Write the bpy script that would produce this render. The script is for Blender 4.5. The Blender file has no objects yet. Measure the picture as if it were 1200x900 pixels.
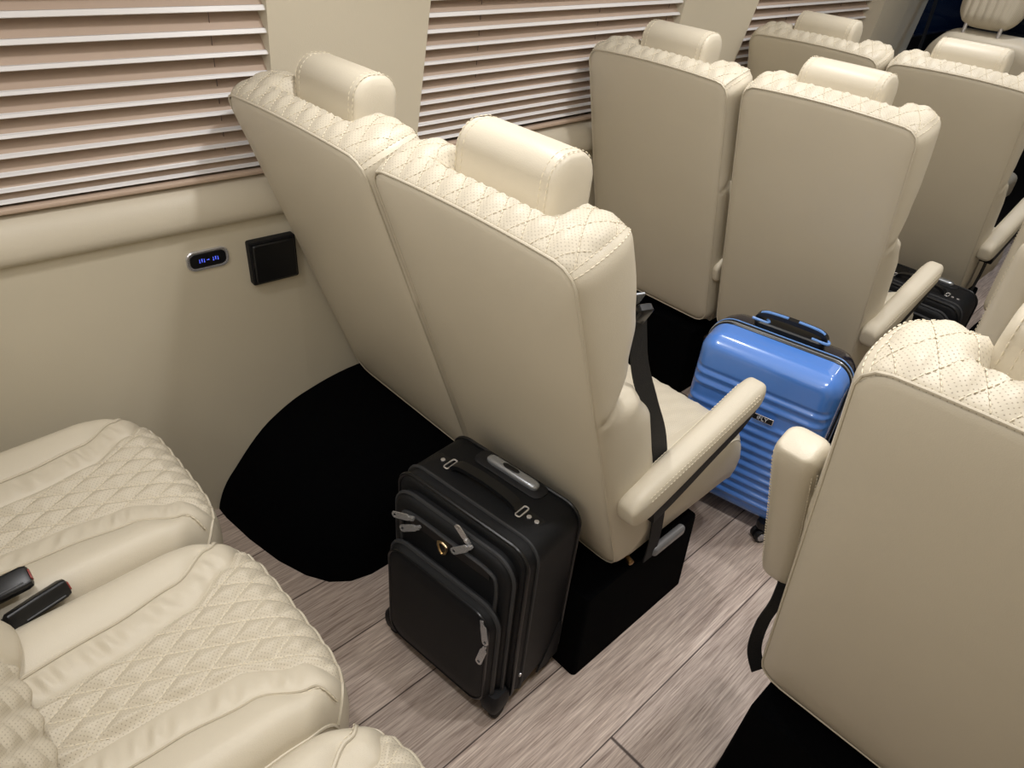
import bpy, bmesh, math, random
from mathutils import Vector, Matrix
random.seed(7)
PI = math.pi
S = bpy.context.scene
COL = S.collection

# ------------------------------------------------------------------ materials
def lin(c):
    return tuple(((v/255)/12.92 if v/255 <= .04045 else ((v/255+.055)/1.055)**2.4) for v in c)+(1,)

def mat(name, rgb, rough=.5, metal=0, coat=0, spec=.5, bump=0, bscale=300, var=0, vscale=6, sheen=0):
    m = bpy.data.materials.new(name); m.use_nodes = True
    nt = m.node_tree; b = nt.nodes['Principled BSDF']
    b.inputs['Base Color'].default_value = lin(rgb)
    b.inputs['Roughness'].default_value = rough
    b.inputs['Metallic'].default_value = metal
    b.inputs['Coat Weight'].default_value = coat
    b.inputs['Coat Roughness'].default_value = .06
    b.inputs['Specular IOR Level'].default_value = spec
    b.inputs['Sheen Weight'].default_value = sheen
    if bump or var:
        tc = nt.nodes.new('ShaderNodeTexCoord')
    if bump:
        n = nt.nodes.new('ShaderNodeTexVoronoi'); n.inputs['Scale'].default_value = bscale
        n2 = nt.nodes.new('ShaderNodeTexNoise'); n2.inputs['Scale'].default_value = bscale*.25
        ad = nt.nodes.new('ShaderNodeMath'); ad.operation = 'ADD'
        bp = nt.nodes.new('ShaderNodeBump'); bp.inputs['Strength'].default_value = bump; bp.inputs['Distance'].default_value = .002
        nt.links.new(tc.outputs['Object'], n.inputs['Vector']); nt.links.new(tc.outputs['Object'], n2.inputs['Vector'])
        nt.links.new(n.outputs['Distance'], ad.inputs[0]); nt.links.new(n2.outputs['Fac'], ad.inputs[1])
        nt.links.new(ad.outputs[0], bp.inputs['Height']); nt.links.new(bp.outputs[0], b.inputs['Normal'])
    if var:
        n = nt.nodes.new('ShaderNodeTexNoise'); n.inputs['Scale'].default_value = vscale; n.inputs['Detail'].default_value = 4
        r = nt.nodes.new('ShaderNodeMixRGB')
        r.inputs[1].default_value = lin([max(0, v*(1-var)) for v in rgb]); r.inputs[2].default_value = lin([min(255, v*(1+var)) for v in rgb])
        nt.links.new(tc.outputs['Object'], n.inputs['Vector']); nt.links.new(n.outputs['Fac'], r.inputs[0]); nt.links.new(r.outputs[0], b.inputs['Base Color'])
    return m

CREAM = (208, 199, 180)
M = {}
M['leather'] = mat('cream_leather', CREAM, .42, spec=.45, bump=.12, bscale=520, var=.015)
M['stitch'] = mat('cream_thread', (226, 216, 194), .7)
M['trim'] = mat('cream_wall_vinyl', (206, 197, 176), .5, spec=.4, bump=.08, bscale=420, var=.012)
M['pillar'] = mat('cream_pillar_vinyl', (216, 207, 187), .55, spec=.35, bump=.08, bscale=420)
M['ceil'] = mat('headliner', (215, 207, 190), .8)
M['carpet'] = mat('black_carpet', (4, 4.5, 6), .95, spec=.05, bump=.5, bscale=700)
M['nylon'] = mat('black_nylon', (8, 10, 15), .55, spec=.35, bump=.35, bscale=900)
M['nylon_trim'] = mat('black_piping', (17, 18, 21), .32, spec=.5)
M['zip'] = mat('grey_zip_tape', (48, 49, 52), .6, bump=.3, bscale=600)
M['black'] = mat('black_plastic', (13, 14, 17), .35, spec=.5)
M['blackm'] = mat('matt_black_plastic', (19, 19, 22), .6, spec=.4, bump=.2, bscale=600)
M['web'] = mat('black_webbing', (15, 15, 18), .7, bump=.4, bscale=800)
M['chrome'] = mat('chrome', (225, 225, 228), .25, .75)
M['silver'] = mat('silver_plastic', (176, 180, 186), .25, .7)
M['gold'] = mat('gold_badge', (216, 192, 150), .28, 1)
M['brass'] = mat('brass', (150, 120, 80), .35, 1)
M['smoke'] = mat('smoky_grey_plastic', (120, 120, 122), .25, spec=.5)
M['blue'] = mat('glossy_blue_shell', (80, 134, 220), .22, coat=.8, spec=.5)
M['bluetrim'] = mat('pale_blue_plastic', (105, 150, 215), .3, spec=.5)
M['blueblack'] = mat('glossy_navy_shell', (22, 22, 38), .2, coat=.5)
M['slat'] = mat('taupe_slat', (196, 174, 156), .5, spec=.4, var=.02, vscale=30)
M['slatlit'] = mat('lit_slat_edge', (240, 238, 238), .4)  # highlight along the slat lip, put into its colour
M['cord'] = mat('cord', (120, 105, 100), .8)
M['grey'] = mat('grey_plastic', (92, 94, 98), .4)
M['red'] = mat('red_button', (140, 52, 46), .4)
M['white'] = mat('white_letter', (225, 228, 235), .5)
M['rubber'] = mat('black_rubber', (14, 14, 15), .7)

def glow(name, rgb, s):
    m = bpy.data.materials.new(name); m.use_nodes = True
    b = m.node_tree.nodes['Principled BSDF']; b.inputs['Base Color'].default_value = (0, 0, 0, 1)
    b.inputs['Emission Color'].default_value = lin(rgb); b.inputs['Emission Strength'].default_value = s
    return m
M['led'] = glow('blue_led', (90, 110, 255), 1.6)

def glassmat(name, rgb):
    m = mat(name, rgb, .05, spec=.6)
    return m
M['glass'] = mat('dark_window_glass', (20, 26, 38), .05, spec=.6)
M['blueglass'] = mat('blue_tinted_window_glass', (24, 40, 66), .06, spec=.6)

def perf_mat():
    m = mat('perforated_cream_leather', (222, 214, 198), .48, spec=.4)
    nt = m.node_tree; b = nt.nodes['Principled BSDF']; L = nt.links.new
    uv = nt.nodes.new('ShaderNodeUVMap'); uv.uv_map = 'uv'
    mp = nt.nodes.new('ShaderNodeMapping'); mp.inputs['Scale'].default_value = (190, 190, 190); mp.inputs['Rotation'].default_value = (0, 0, PI/4)
    fr = nt.nodes.new('ShaderNodeVectorMath'); fr.operation = 'FRACTION'
    sb = nt.nodes.new('ShaderNodeVectorMath'); sb.operation = 'SUBTRACT'; sb.inputs[1].default_value = (.5, .5, 0)
    mu = nt.nodes.new('ShaderNodeVectorMath'); mu.operation = 'MULTIPLY'; mu.inputs[1].default_value = (1, 1, 0)
    ln = nt.nodes.new('ShaderNodeVectorMath'); ln.operation = 'LENGTH'
    rm = nt.nodes.new('ShaderNodeMapRange'); rm.inputs['From Min'].default_value = .08; rm.inputs['From Max'].default_value = .20
    L(uv.outputs[0], mp.inputs[0]); L(mp.outputs[0], fr.inputs[0]); L(fr.outputs[0], sb.inputs[0]); L(sb.outputs[0], mu.inputs[0]); L(mu.outputs[0], ln.inputs[0])
    L(ln.outputs['Value'], rm.inputs['Value'])
    mx = nt.nodes.new('ShaderNodeMixRGB'); mx.inputs[1].default_value = lin((165, 154, 136)); mx.inputs[2].default_value = lin((205, 196, 177))
    L(rm.outputs[0], mx.inputs[0]); L(mx.outputs[0], b.inputs['Base Color'])
    bp = nt.nodes.new('ShaderNodeBump'); bp.inputs['Strength'].default_value = .35; bp.inputs['Distance'].default_value = .001
    L(rm.outputs[0], bp.inputs['Height']); L(bp.outputs[0], b.inputs['Normal'])
    return m
M['perf'] = perf_mat()

def floor_cover():
    m = mat('wood_plank_vinyl', (165, 148, 140), .42, spec=.4)
    nt = m.node_tree; b = nt.nodes['Principled BSDF']; L = nt.links.new; N = nt.nodes.new
    tc = N('ShaderNodeTexCoord'); sp = N('ShaderNodeSeparateXYZ'); L(tc.outputs['Object'], sp.inputs[0])
    def math_(op, a, bb=None):
        n = N('ShaderNodeMath'); n.operation = op
        for i, v in enumerate((a, bb)):
            if v is None: continue
            if isinstance(v, (int, float)): n.inputs[i].default_value = v
            else: L(v, n.inputs[i])
        return n.outputs[0]
    px = math_('DIVIDE', math_('ADD', sp.outputs['X'], 1.02), .2)      # planks .2 m wide, seams at x = .58 .78 .98 1.18
    row = math_('FLOOR', px); fx = math_('FRACT', px)
    wn = N('ShaderNodeTexWhiteNoise'); wn.noise_dimensions = '1D'; L(row, wn.inputs['W'])
    # the end joint seen in the aisle: plank row 11 at y = .86
    stag = math_('MULTIPLY', math_('SUBTRACT', row, 11), .93)
    py = math_('DIVIDE', math_('ADD', math_('ADD', sp.outputs['Y'], stag), 1.58), 2.44)
    fy = math_('FRACT', py); seg = math_('FLOOR', py)
    # seams
    def seam(f, w):
        d = math_('MINIMUM', f, math_('SUBTRACT', 1, f))
        r = N('ShaderNodeMapRange'); r.inputs['From Min'].default_value = w*.35; r.inputs['From Max'].default_value = w; L(d, r.inputs['Value']); return r.outputs[0]
    sm = math_('MULTIPLY', seam(fx, .012), seam(fy, .0022))
    wn2 = N('ShaderNodeTexWhiteNoise'); wn2.noise_dimensions = '2D'; cb = N('ShaderNodeCombineXYZ'); L(row, cb.inputs[0]); L(seg, cb.inputs[1]); L(cb.outputs[0], wn2.inputs['Vector'])
    # grain: stretched noise, offset per plank
    mp = N('ShaderNodeMapping'); mp.inputs['Scale'].default_value = (56, 2.6, 1)
    of = N('ShaderNodeVectorMath'); of.operation = 'ADD'; cb2 = N('ShaderNodeCombineXYZ'); L(math_('MULTIPLY', wn2.outputs['Value'], 37.), cb2.inputs[1]); L(math_('MULTIPLY', row, 1.7), cb2.inputs[2])
    L(tc.outputs['Object'], of.inputs[0]); L(cb2.outputs[0], of.inputs[1]); L(of.outputs[0], mp.inputs[0])
    n1 = N('ShaderNodeTexNoise'); n1.inputs['Scale'].default_value = 1.6; n1.inputs['Detail'].default_value = 9; n1.inputs['Roughness'].default_value = .68; n1.inputs['Distortion'].default_value = .9
    L(mp.outputs[0], n1.inputs['Vector'])
    mp2 = N('ShaderNodeMapping'); mp2.inputs['Scale'].default_value = (300, 12, 1); L(of.outputs[0], mp2.inputs[0])
    n2 = N('ShaderNodeTexNoise'); n2.inputs['Scale'].default_value = 1.2; n2.inputs['Detail'].default_value = 4; L(mp2.outputs[0], n2.inputs['Vector'])
    g = math_('ADD', math_('MULTIPLY', n1.outputs['Fac'], .52), math_('MULTIPLY', n2.outputs['Fac'], .48))
    cr = N('ShaderNodeValToRGB'); e = cr.color_ramp.elements
    e[0].position = .34; e[0].color = lin((138, 120, 109)); e[1].position = .64; e[1].color = lin((226, 211, 198))
    k = e.new(.47); k.color = lin((184, 166, 155)); k = e.new(.56); k.color = lin((207, 190, 178))
    L(g, cr.inputs[0])
    hv = N('ShaderNodeHueSaturation'); L(cr.outputs[0], hv.inputs['Color'])
    L(math_('ADD', .88, math_('MULTIPLY', wn2.outputs['Value'], .22)), hv.inputs['Value'])
    mx = N('ShaderNodeMixRGB'); mx.inputs[1].default_value = lin((78, 64, 58)); L(sm, mx.inputs[0]); L(hv.outputs[0], mx.inputs[2]); L(mx.outputs[0], b.inputs['Base Color'])
    bp = N('ShaderNodeBump'); bp.inputs['Strength'].default_value = .25; bp.inputs['Distance'].default_value = .0015
    L(math_('ADD', math_('MULTIPLY', sm, 1.), math_('MULTIPLY', g, .5)), bp.inputs['Height']); L(bp.outputs[0], b.inputs['Normal'])
    return m
M['floor'] = floor_cover()

# ------------------------------------------------------------------ helpers
class MB:
    def __init__(s): s.v = []; s.f = []; s.uv = None; s.mi = []
    def add(s, vs, fs, mi=0):
        o = len(s.v); s.v += [tuple(v) for v in vs]; s.f += [tuple(i+o for i in f) for f in fs]; s.mi += [mi]*len(fs); return o
    def merge(s, o, mi=0): s.add(o.v, o.f, mi); return s
    def xf(s, Mx):
        s.v = [tuple(Mx @ Vector(v)) for v in s.v]; return s
    def build(s, name, mats, parent=None, ang=35, kind=None, loc=None):
        me = bpy.data.meshes.new(name); off = Vector((0, 0, 0))
        if parent is not None: off = ROOT.get(parent.name, Vector((0, 0, 0)))
        if loc is not None: off = Vector(loc)
        me.from_pydata([tuple(Vector(v)-off) for v in s.v], [], s.f)
        for m_ in (mats if isinstance(mats, list) else [mats]): me.materials.append(m_)
        if any(s.mi): me.polygons.foreach_set('material_index', s.mi)
        if s.uv:
            ul = me.uv_layers.new(name='uv')
            for lp in me.loops: ul.data[lp.index].uv = s.uv[lp.vertex_index]
        me.validate(); bm = bmesh.new(); bm.from_mesh(me)
        bmesh.ops.recalc_face_normals(bm, faces=bm.faces); bm.to_mesh(me); bm.free()
        me.shade_smooth(); me.set_sharp_from_angle(angle=math.radians(ang))
        o = bpy.data.objects.new(name, me); COL.objects.link(o)
        if parent is not None: o.parent = parent; ROOT[o.name] = off
        elif loc is not None: o.location = loc; ROOT[o.name] = off
        else: ROOT[o.name] = off
        if kind: o['kind'] = kind
        return o
ROOT = {}
def thing(name, label, cat, loc=(0, 0, 0), group=None):
    o = bpy.data.objects.new(name, None); COL.objects.link(o); o.empty_display_size = .05; o.location = loc
    ROOT[o.name] = Vector(loc); o['label'] = label; o['category'] = cat
    if group: o['group'] = group
    return o
def tag(o, label, cat, group=None):
    o['label'] = label; o['category'] = cat
    if group: o['group'] = group
    return o
def sstep(a, b, x):
    if a == b: return float(x >= a)
    t = max(0, min(1, (x-a)/(b-a))); return t*t*(3-2*t)
def lerp(a, b, t): return a+(b-a)*t
def interp(x, tab):
    if x <= tab[0][0]: return tab[0][1]
    for (a, va), (b, vb) in zip(tab, tab[1:]):
        if x <= b: return va+(vb-va)*sstep(a, b, x)
    return tab[-1][1]
def frame(o, ex, ey, ez):
    m = Matrix.Identity(4)
    for i, e in enumerate((ex, ey, ez)):
        for r in range(3): m[r][i] = e[r]
    for r in range(3): m[r][3] = o[r]
    return m
def at(x, y, z, rz=0, rx=0, ry=0):
    return Matrix.Translation((x, y, z)) @ Matrix.Rotation(rz, 4, 'Z') @ Matrix.Rotation(rx, 4, 'X') @ Matrix.Rotation(ry, 4, 'Y')
def rrect(w, h, r, n=6, cx=0, cy=0):
    r = max(1e-4, min(r, w/2-1e-4, h/2-1e-4)); P = []
    for (sx, sy, a0) in ((1, 1, 0), (-1, 1, 90), (-1, -1, 180), (1, -1, 270)):
        for i in range(n+1):
            a = math.radians(a0+90*i/n); P.append((cx+sx*(w/2-r)+r*math.cos(a), cy+sy*(h/2-r)+r*math.sin(a)))
    return P
def loft(loops, cap0=True, cap1=True):
    """loops: lists of 3-D points with equal counts, each closed"""
    b = MB(); n = len(loops[0])
    for lp in loops: b.v += [tuple(p) for p in lp]
    for k in range(len(loops)-1):
        for i in range(n):
            j = (i+1) % n; b.f.append((k*n+i, k*n+j, (k+1)*n+j, (k+1)*n+i))
    if cap0: b.f.append(tuple(range(n))[::-1])
    if cap1: b.f.append(tuple(range((len(loops)-1)*n, len(loops)*n)))
    b.mi = [0]*len(b.f); return b
def rprism(w, h, r, layers, n=6, cx=0, cy=0):
    """rounded rectangle in local x,z pushed along local y through layers (y, inset)"""
    return loft([[(p[0], y, p[1]) for p in rrect(w-2*o, h-2*o, r-o*.6, n, cx, cy)] for y, o in layers])
def rbox(x0, x1, y0, y1, z0, z1, r=.01, n=4):
    """box with rounded vertical edges and softened top/bottom edges"""
    w, d = x1-x0, y1-y0; L = []
    prof = []
    for i in range(n+1):
        a = PI/2*i/n; prof.append((z0+r-r*math.cos(a), r*(1-math.sin(a))))
    for i in range(n+1):
        a = PI/2*i/n; prof.append((z1-r+r*math.sin(a), r*(1-math.cos(a))))
    for z, o in prof:
        L.append([(p[0], p[1], z) for p in rrect(w-2*o, d-2*o, max(r-o, .001)+r*.0, n, (x0+x1)/2, (y0+y1)/2)])
    return loft(L)
def tube(pts, r, seg=8, closed=False):
    P = [Vector(p) for p in pts]; n = len(P); L = []; up = None
    for i, p in enumerate(P):
        if closed: d = P[(i+1) % n]-P[i-1]
        else: d = P[min(i+1, n-1)]-P[max(i-1, 0)]
        d.normalize()
        if up is None:
            up = Vector((0, 0, 1)) if abs(d.z) < .9 else Vector((1, 0, 0))
        a = d.cross(up); a.normalize(); b2 = a.cross(d); up = b2
        rr = r[i] if isinstance(r, (list, tuple)) else r
        L.append([p+(a*math.cos(2*PI*k/seg)+b2*math.sin(2*PI*k/seg))*rr for k in range(seg)])
    if closed: L.append(L[0]); return loft(L, False, False)
    return loft(L)
def strip(pts, nrm, w, th=.0015):
    """webbing: a flat band of width w along pts; nrm = width direction"""
    P = [Vector(p) for p in pts]; L = []
    for i, p in enumerate(P):
        d = (P[min(i+1, len(P)-1)]-P[max(i-1, 0)]).normalized()
        wd = Vector(nrm[i] if isinstance(nrm, list) else nrm); wd = (wd-d*wd.dot(d)).normalized(); u = d.cross(wd)
        L.append([p+wd*w/2+u*th, p-wd*w/2+u*th, p-wd*w/2-u*th, p+wd*w/2-u*th])
    return loft(L)
def smooth_path(pts, n=8):
    P = [Vector(p) for p in pts]; out = []
    for i in range(len(P)-1):
        p0, p1, p2, p3 = P[max(i-1, 0)], P[i], P[i+1], P[min(i+2, len(P)-1)]
        for k in range(n):
            t = k/n
            out.append(.5*((2*p1)+(p2-p0)*t+(2*p0-5*p1+4*p2-p3)*t*t+(3*p1-p0-3*p2+p3)*t**3))
    out.append(P[-1]); return out
def dashes(pts, length=.0065, gap=.0035, r=.0011):
    """a row of stitches along a path"""
    P = [Vector(p) for p in pts]; b = MB(); cum = [0]
    for a, c in zip(P, P[1:]): cum.append(cum[-1]+(c-a).length)
    def pos(d):
        for i in range(len(P)-1):
            if d <= cum[i+1] and cum[i+1] > cum[i]: return P[i].lerp(P[i+1], (d-cum[i])/(cum[i+1]-cum[i]))
        return P[-1]
    d = 0
    while d+length < cum[-1]:
        a, c = pos(d), pos(d+length); m_ = (a+c)/2
        b.merge(tube([a, m_, c], [r*.5, r, r*.5], 5)); d += length+gap
    return b
def disc(c, ax, r, h, seg=20, bev=.25):
    """short cylinder along axis ax with softened rims"""
    ax = Vector(ax).normalized(); c = Vector(c); up = Vector((0, 0, 1)) if abs(ax.z) < .9 else Vector((1, 0, 0))
    a = ax.cross(up).normalized(); b2 = ax.cross(a); e = min(r, h)*bev
    return loft([[c+ax*y+(a*math.cos(2*PI*k/seg)+b2*math.sin(2*PI*k/seg))*q for k in range(seg)] for y, q in ((-h/2, r-e), (-h/2+e*.3, r-e*.3), (-h/2+e, r), (h/2-e, r), (h/2-e*.3, r-e*.3), (h/2, r-e))])
def text_mesh(body, size, depth=.0008):
    cu = bpy.data.curves.new('t', 'FONT'); cu.body = body; cu.size = size; cu.extrude = depth; cu.align_x = 'CENTER'; cu.align_y = 'CENTER'
    o = bpy.data.objects.new('t', cu); COL.objects.link(o)
    dg = bpy.context.evaluated_depsgraph_get(); me = bpy.data.meshes.new_from_object(o.evaluated_get(dg))
    b = MB(); b.add([v.co for v in me.vertices], [tuple(p.vertices) for p in me.polygons])
    bpy.data.objects.remove(o); bpy.data.curves.remove(cu); bpy.data.meshes.remove(me); return b

def quilt(a, b_, wx=.05, wy=.092):
    """0 on a stitched line of the diamond quilting, 1 on top of a pad"""
    p = a/wx+b_/wy; q = a/wx-b_/wy
    d = min(abs(p-round(p)), abs(q-round(q)))
    return math.sqrt(sstep(0, .5, d)) if d > 0 else 0

# ------------------------------------------------------------------ seats
def back_frame(x0, y0, k, zs):
    """origin of the reclined back: bottom left corner of the rear panel (z = .30)"""
    U = Vector((0, -k, 1)).normalized(); Nn = Vector((0, 1, k)).normalized()
    O = Vector((x0, y0+(1.156-.30)*k, .30+zs)); Ht = (1.164-.30)/U.z
    return O, U, Nn, Ht

def outline(W, H, rb=.05, rt=.042, arch=.007, step=.010):
    c = W/2; P = []
    def arc(cx, cy, r, a0, a1, n):
        for i in range(n+1):
            a = math.radians(a0+(a1-a0)*i/n); P.append((cx+r*math.cos(a), cy+r*math.sin(a)))
    P.append((c, 0)); arc(W-rb, rb, rb, -90, 0, 6); arc(W-rt, H-rt, rt, 0, 78, 8)
    for i in range(1, 20):
        s = (W-rt)-(W-2*rt)*i/20; P.append((s, H+arch*(1-((s-c)/(c-rt))**2)))
    arc(rt, H-rt, rt, 102, 180, 8); arc(rb, rb, rb, 180, 270, 6)
    # resample
    cum = [0]; Q = P+[P[0]]
    for a, b_ in zip(Q, Q[1:]): cum.append(cum[-1]+math.hypot(b_[0]-a[0], b_[1]-a[1]))
    n = int(cum[-1]/step); out = []; k = 0
    for i in range(n):
        d = cum[-1]*i/n
        while cum[k+1] < d: k += 1
        t = (d-cum[k])/max(1e-9, cum[k+1]-cum[k]); out.append((lerp(Q[k][0], Q[k+1][0], t), lerp(Q[k][1], Q[k+1][1], t)))
    nr = []
    for i in range(n):
        a, b_ = out[i-1], out[(i+1) % n]; dx, dy = b_[0]-a[0], b_[1]-a[1]; l = math.hypot(dx, dy); nr.append((dy/l, -dx/l))
    return out, nr

TT = [(0, .13), (.06, .155), (.2, .17), (.42, .168), (.50, .14), (.555, .078), (.575, .076), (.63, .112), (.72, .142), (.80, .15), (.95, .145)]
LAY = [(0, -.005), (.02, 0), (.06, .004), (.12, .0075), (.2, .010), (.3, .012), (.4, .0125), (.5, .012), (.6, .0105), (.7, .008), (.8, .003), (.88, -.003), (.95, -.012), (1, -.026)]

def make_back(root, x0, x1, y0, k, zs):
    O, U, Nn, H = back_frame(x0, y0, k, zs); W = x1-x0; c = W/2
    out, nr = outline(W, H)
    X = Vector((1, 0, 0)); n = len(out)
    ctr = (c, H*.5)
    def notch(s, t, nn):
        return -.052*sstep(.062, .082, nn)*sstep(.165, .125, abs(s-c))*sstep(H-.15, H-.03, t)
    def P(s, t, nn): return O+X*s+U*(t+notch(s, t, nn))+Nn*nn
    # ---- rear panel
    b = MB(); loops = []
    for f, q in ((1, -.005), (.985, -.002), (.96, .003), (.9, .007), (.75, .010), (.55, .011), (.3, .0115)):
        lp = []
        for (s, t) in out:
            s2 = ctr[0]+(s-ctr[0])*f; t2 = ctr[1]+(t-ctr[1])*f
            if f == 1:
                i = len(lp); s2 = s-.005*nr[i][0]; t2 = t-.005*nr[i][1]
            w = .0022*math.sin(t2*23+s2*9)*math.sin(s2*11+t2*5)*(1-f)
            lp.append(P(s2, t2, (.003 if f == 1 else 0)-max(q, 0)+w))
        loops.append(lp)
    b = loft(loops, False, True); b.build('rear_panel', M['leather'], root, 50)
    # ---- band
    def band_pt(i, j):
        s, t = out[i % n]; a, q = nr[i % n]; fr, off = LAY[j]; T = interp(t, TT); nn = fr*T
        off *= 1
        top = sstep(.45, .8, q)
        sidey = 1-top
        # quilting on the top band
        g = quilt(s-c, nn*1.0+.013)
        off += top*(-.006+.0085*g)*sstep(.0, .12, fr)
        # seam between the upper back and the lower side bolster
        tt = .545+(.62*nn if nn < .05 else .031)
        off -= .006*sidey*math.exp(-((t-tt)/.006)**2)*sstep(.02, .1, fr)
        # seam at the edge of the quilted band
        off -= .003*math.exp(-((q-.62)/.10)**2)*(q > 0)
        return P(s+a*off, t+q*off, nn)
    m = len(LAY)
    segs = {'quilted_panel': [], 'side_panel_r': [], 'side_panel_l': [], 'bottom_panel': []}
    it = [i for i in range(n) if nr[i][1] > .62]
    i0, i1 = it[0], it[-1]
    ib = [i for i in range(n) if nr[i][1] < -.75 and out[i][0] > c][-1:]
    # right side: from bottom centre to i0 ; top: i0..i1 ; left: i1..n
    def grid(ia, ib_, name, mt, uv=False):
        g = MB(); cols = list(range(ia, ib_+1))
        for i in cols:
            for j in range(m): g.v.append(tuple(band_pt(i, j)))
        for a in range(len(cols)-1):
            for j in range(m-1): g.f.append((a*m+j, (a+1)*m+j, (a+1)*m+j+1, a*m+j+1))
        g.mi = [0]*len(g.f)
        if uv: g.uv = [(i*.010, LAY[j][0]*.15) for i in cols for j in range(m)]
        return g
    q = grid(i0, i1, 'q', None, True)
    # front facing continues the quilted panel
    q.build('quilted_top_panel', M['perf'], root, 60)
    grid(0, i0, 's', None).build('side_panel', M['leather'], root, 60)
    grid(i1, n, 's', None).build('side_panel', M['leather'], root, 60)
    loops = []
    for f in (1, .93, .8, .6, .4, .2):
        lp = []
        for i, (s, t) in enumerate(out):
            a, qq = nr[i]; off = LAY[-1][1]; s2 = s+a*off; t2 = t+qq*off
            s2 = ctr[0]+(s2-ctr[0])*f; t2 = ctr[1]+(t2-ctr[1])*f
            T = interp(t2, TT); lp.append(P(s2, t2, T*(1 if f == 1 else (.97 if abs(s2-c) < W*.3 else 1.0))+(0 if f == 1 else .004)+.004*quilt(s2-c, t2)*(f < 1)))
        loops.append(lp)
    b = loft(loops, False, True); b.build('front_panel', M['leather'], root, 60)
    qs = MB()
    for sgn in (-1, 1):
        for kk in range(-14, 15):
            path = []
            for j2 in range(0, 60):
                nn = .004+.142*j2/59; s = c+.05*(kk-sgn*(nn+.013)/.092)
                # find the outline index on the top run whose s matches
                ok = False
                for i in range(i0, i1):
                    sa, sb = out[i][0], out[i+1][0]
                    if (sa-s)*(sb-s) <= 0 and sa != sb:
                        f = (s-sa)/(sb-sa); fr = nn/.147
                        j = max(jj for jj in range(m) if LAY[jj][0] <= fr or jj == 0); jn = min(m-1, j+1)
                        fj = 0 if jn == j else min(1, (fr-LAY[j][0])/(LAY[jn][0]-LAY[j][0]))
                        pa = band_pt(i, j).lerp(band_pt(i+1, j), f); pb = band_pt(i, jn).lerp(band_pt(i+1, jn), f)
                        path.append(pa.lerp(pb, fj)+U*.0012); ok = True; break
                if not ok:
                    if len(path) > 3: qs.merge(dashes(path, .0055, .0028, .0010))
                    path = []
            if len(path) > 3: qs.merge(dashes(path, .0055, .0028, .0010))
    qs.build('quilt_stitching', M['stitch'], root)
    # ---- piping round the rear panel and stitches
    pp = [P(s-.001*nr[i][0], t-.001*nr[i][1], .001) for i, (s, t) in enumerate(out)]
    tube(pp[::2], .0023, 6, True).build('piping', M['leather'], root)
    for ic, sg in ((i0, -1), (i1, 1)):
        st = MB()
        for d in (0, 1):
            ii = ic+sg*(1 if d else 0)-sg*0
            path = []
            for j in range(1, m):
                p = band_pt(ii, j); s, t = out[ii % n]; a, qq = nr[ii % n]
                path.append(p+(X*a+U*qq)*.0012)
            st.merge(dashes(path))
        st.build('stitching', M['stitch'], root)
    return O, U, Nn, H

def make_headrest(root, xc, y0, zt, w=.25, d=.105, h=.19, tilt=.06):
    """rounded-top block; profile in y,z swept along x with a seam near each end"""
    prof = []
    r = .046
    yb, yf = 0, d
    pts = [(yb+.002, -h), (yb, -h*.6), (yb, -r)]
    for i in range(1, 9):
        a = PI-PI/2*i/9; pts.append((yb+r+r*math.cos(a), -r+r*math.sin(a)))
    pts += [(yb+r, 0), (yf-r, -.001)]
    for i in range(1, 9):
        a = PI/2-PI/2*i/9; pts.append((yf-r+r*math.cos(a), -r+r*math.sin(a)))
    pts += [(yf, -r), (yf+.002, -h*.6), (yf-.004, -h)]
    cy, cz = d/2, -h*.5
    xs = [(-w/2-.013, .42), (-w/2-.0125, .6), (-w/2-.011, .78), (-w/2-.007, .91), (-w/2-.002, .972), (-w/2+.002, .985), (-w/2+.004, .975), (-w/2+.007, .99), (-w/2+.016, 1), (-w/2+.06, 1.006)]
    xs = xs+[(-a, f) for a, f in xs[::-1]]
    def P(x, y, z): return Vector((xc+x, y0+y+tilt*(z+h), zt+z))
    loops = [[P(x, cy+(y-cy)*f, cz+(z-cz)*f if z > -h*.9 else z) for y, z in pts] for x, f in xs]
    n = 10
    loft(loops).build('headrest_pad', M['leather'], root, 50)
    for sgn in (-1, 1):
        st = MB()
        for dx in (-.0035, .0115):
            path = [P(sgn*(w/2-dx-.004), cy+(y-cy)*1.004, cz+(z-cz)*1.004) for y, z in pts]
            st.merge(dashes(path, .007, .004, .0012))
        st.build('headrest_stitching', M['stitch'], root)
    for sx in (-.06, .06): tube([P(sx, d*.5, -h+.01), P(sx, d*.5-.01, -h-.06)], .006, 8).build('headrest_post', M['chrome'], root)

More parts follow.
